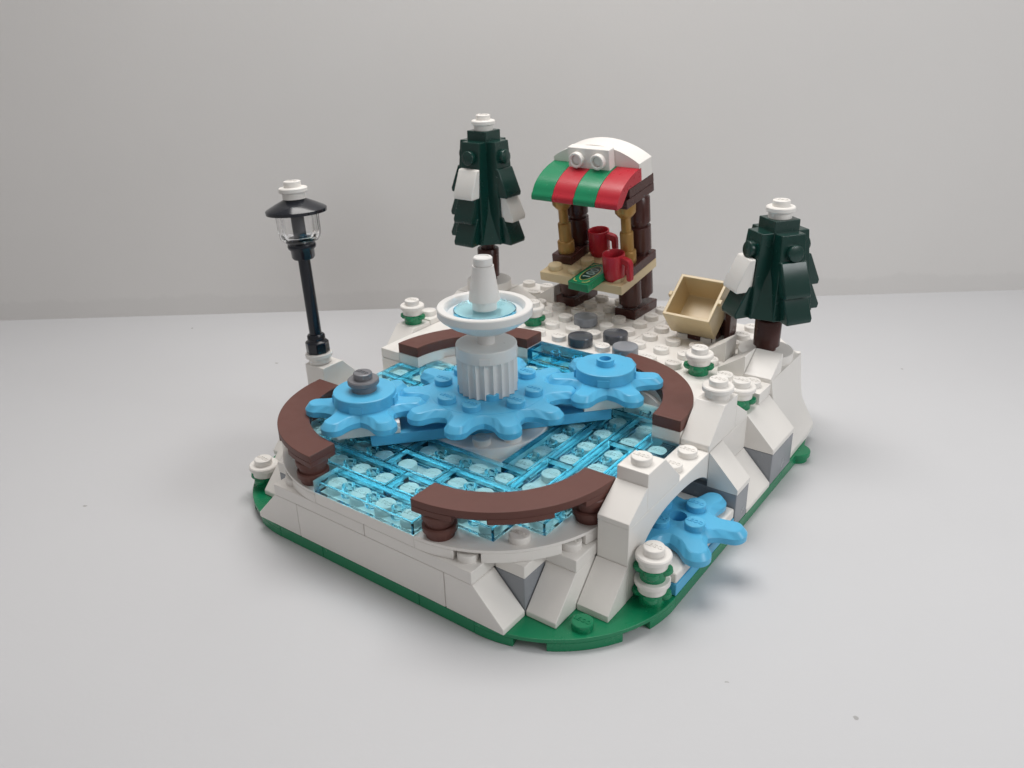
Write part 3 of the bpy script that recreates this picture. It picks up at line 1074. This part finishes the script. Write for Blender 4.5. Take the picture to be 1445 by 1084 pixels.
def mug(x, y, rz, label):
    m_ = thing('mug', label, 'mug', TILT @ Vector((x, y, 5.2)), 'red mugs on the stall counter')
    mb = MB().lathe([(0.36, 5.2), (0.42, 5.34), (0.455, 5.42), (0.465, 6.3), (0.455, 6.33), (0.42, 6.34), (0.39, 6.3), (0.38, 5.62), (0.0, 5.6)], 0, 0, 44)
    mb.xform(TILT @ Matrix.Translation((x, y, 0)))
    mb.build('cup', 'red', m_, bevel=0, ang=40)
    mb = MB()
    prof = [(0.40, 6.28), (0.40, 6.0), (0.66, 5.95), (0.68, 5.32), (0.78, 5.28), (0.88, 5.32), (0.9, 6.06), (0.82, 6.2), (0.6, 6.26)]
    mb.prism(prof, 'y', -0.13, 0.13)
    mb.xform(TILT @ Matrix.Translation((x, y, 0)) @ Matrix.Rotation(math.radians(rz), 4, 'Z'))
    mb.build('handle', 'red', m_, bevel=0.05, seg=3)


mug(5.38, 15.55, -8, 'bright red mug at the front right corner of the stall counter')
mug(3.55, 17.45, 0, 'dark-looking red mug at the back of the stall counter, in shade')

mon = thing('banknote_tile', 'green tile printed like a banknote hanging over the counter front', 'banknote', TILT @ Vector((4.6, 15, 5.2)))
NOTE = TILT @ Matrix.Translation((4.62, 14.95, 0)) @ Matrix.Rotation(math.radians(-2), 4, 'Z')
mb = MB().box(-0.48, 0.48, -0.96, 0.96, 5.22, 5.58)
mb.xform(NOTE)
mb.build('tile', 'green', mon, bevel=0.03)
mb = MB()


def strip(mb, pts, wd, z):
    for (x0, y0), (x1, y1) in zip(pts, pts[1:]):
        dx, dy = x1 - x0, y1 - y0
        L = math.hypot(dx, dy) or 1
        nx, ny = -dy / L * wd / 2, dx / L * wd / 2
        f = [mb.bm.verts.new(p) for p in ((x0 + nx, y0 + ny, z), (x0 - nx, y0 - ny, z), (x1 - nx, y1 - ny, z), (x1 + nx, y1 + ny, z))]
        mb.bm.faces.new(f)


el = [(0.3 * math.cos(i * math.pi / 16), 0.66 * math.sin(i * math.pi / 16)) for i in range(33)]
mb.bm.faces.new([mb.bm.verts.new((x * 0.95, y * 0.95, 5.586)) for x, y in el[:-1]])
strip(mb, [(-0.42, -0.9), (0.42, -0.9), (0.42, 0.9), (-0.42, 0.9), (-0.42, -0.9)], 0.035, 5.585)
mb.xform(NOTE)
mb.build('dark_print', 'print_dark', mon, bevel=0)
mb = MB()
strip(mb, el, 0.035, 5.59)
for sx in (-1, 1):
    for sy in (-1, 1):
        strip(mb, [(sx * 0.36, sy * 0.6), (sx * 0.3, sy * 0.78), (sx * 0.12, sy * 0.84)], 0.05, 5.59)
mb.xform(NOTE)
mb.build('gold_print', 'print_gold', mon, bevel=0)
# the number 100 printed along the note, reading from the right edge
mb = MB()
for k, ch in enumerate('100'):
    cy_ = -0.3 + 0.3 * k
    if ch == '1':
        strip(mb, [(-0.16, cy_), (0.16, cy_)], 0.07, 5.595)
        strip(mb, [(-0.16, cy_), (-0.1, cy_ - 0.08)], 0.05, 5.595)
    else:
        strip(mb, [(0.17 * math.cos(i * math.pi / 8), cy_ + 0.1 * math.sin(i * math.pi / 8)) for i in range(17)], 0.06, 5.595)
mb.xform(NOTE)
mb.build('numeral_print', 'print_light', mon, bevel=0)

# ------------------------------------------------------------------ tipping cart
cart = thing('tipping_cart', 'tan open box cart tipped forward between the stall and the right tree', 'cart', (9, 16, 3.2))
x0, x1 = 8.0, 9.95
A = Vector((0, 14.42, 4.40)); B = Vector((0, 16.0, 5.58))     # rim front / back
n_ = Vector((0, 0.72, -1.0)).normalized()
dep = 1.25
v_ = (B - A).normalized()
Lr = (B - A).length
inset = 0.05
th = 0.13


def cp(x, s, d):
    q = A + v_ * s + n_ * d
    return (x, q.y, q.z)


outer_rim = [cp(x0, 0, 0), cp(x1, 0, 0), cp(x1, Lr, 0), cp(x0, Lr, 0)]
outer_bot = [cp(x0 + inset, inset * 1.6, dep), cp(x1 - inset, inset * 1.6, dep), cp(x1 - inset, Lr - inset * 2.0, dep), cp(x0 + inset, Lr - inset * 2.0, dep)]
inner_rim = [cp(x0 + th, th, 0), cp(x1 - th, th, 0), cp(x1 - th, Lr - th, 0), cp(x0 + th, Lr - th, 0)]
inner_bot = [cp(x0 + th + inset, th + inset * 1.6, dep - 0.2), cp(x1 - th - inset, th + inset * 1.6, dep - 0.2), cp(x1 - th - inset, Lr - th - inset * 1.6, dep - 0.2), cp(x0 + th + inset, Lr - th - inset * 1.6, dep - 0.2)]
MB().loft([outer_bot, outer_rim, inner_rim, inner_bot]).build('tub', 'tan', cart)
mb = MB()
for xx, s_ in ((x0, -1), (x1, 1)):
    c0 = [cp(xx - 0.02 * s_, Lr / 2 - 0.1, -0.03), cp(xx + 0.12 * s_, Lr / 2 - 0.1, -0.03), cp(xx + 0.12 * s_, Lr / 2 + 0.1, -0.03), cp(xx - 0.02 * s_, Lr / 2 + 0.1, -0.03)]
    c1 = [cp(xx - 0.02 * s_, Lr / 2 - 0.1, 0.17), cp(xx + 0.12 * s_, Lr / 2 - 0.1, 0.17), cp(xx + 0.12 * s_, Lr / 2 + 0.1, 0.17), cp(xx - 0.02 * s_, Lr / 2 + 0.1, 0.17)]
    mb.loft([c0, c1])
mb.build('pivot', 'tan', cart, bevel=0.02)
mb = MB()
mb.box(8.3, 9.75, 15.3, 17.0, 3.22, 3.62)
mb.box(9.98, 10.2, 15.9, 16.6, 3.22, 4.7)
mb.box(9.5, 9.99, 16.3, 17.0, 3.22, 3.9)
mb.build('frame', 'dark_brown', cart)
mb = MB()
st0 = mb.n()
mb.tube(0, 0, 0, 0.04, 0.14, 0.07, 20)
mb.xform(Matrix.Translation((10.19, 16.2, 4.42)) @ Matrix.Rotation(math.pi / 2, 4, 'Y'), st0)
mb.build('pin_hole', 'black', cart, bevel=0)

# ------------------------------------------------------------------ scale the whole model from studs to scene units
done = set()
for o in bpy.data.objects:
    if o.type in ('CAMERA', 'LIGHT'):
        continue
    o.location *= S
    if o.type == 'EMPTY':
        o.empty_display_size *= S
    if o.type == 'MESH':
        if o.data.name not in done:
            done.add(o.data.name)
            o.data.transform(Matrix.Scale(S, 4))
        for md in o.modifiers:
            if md.type == 'BEVEL':
                md.width *= S
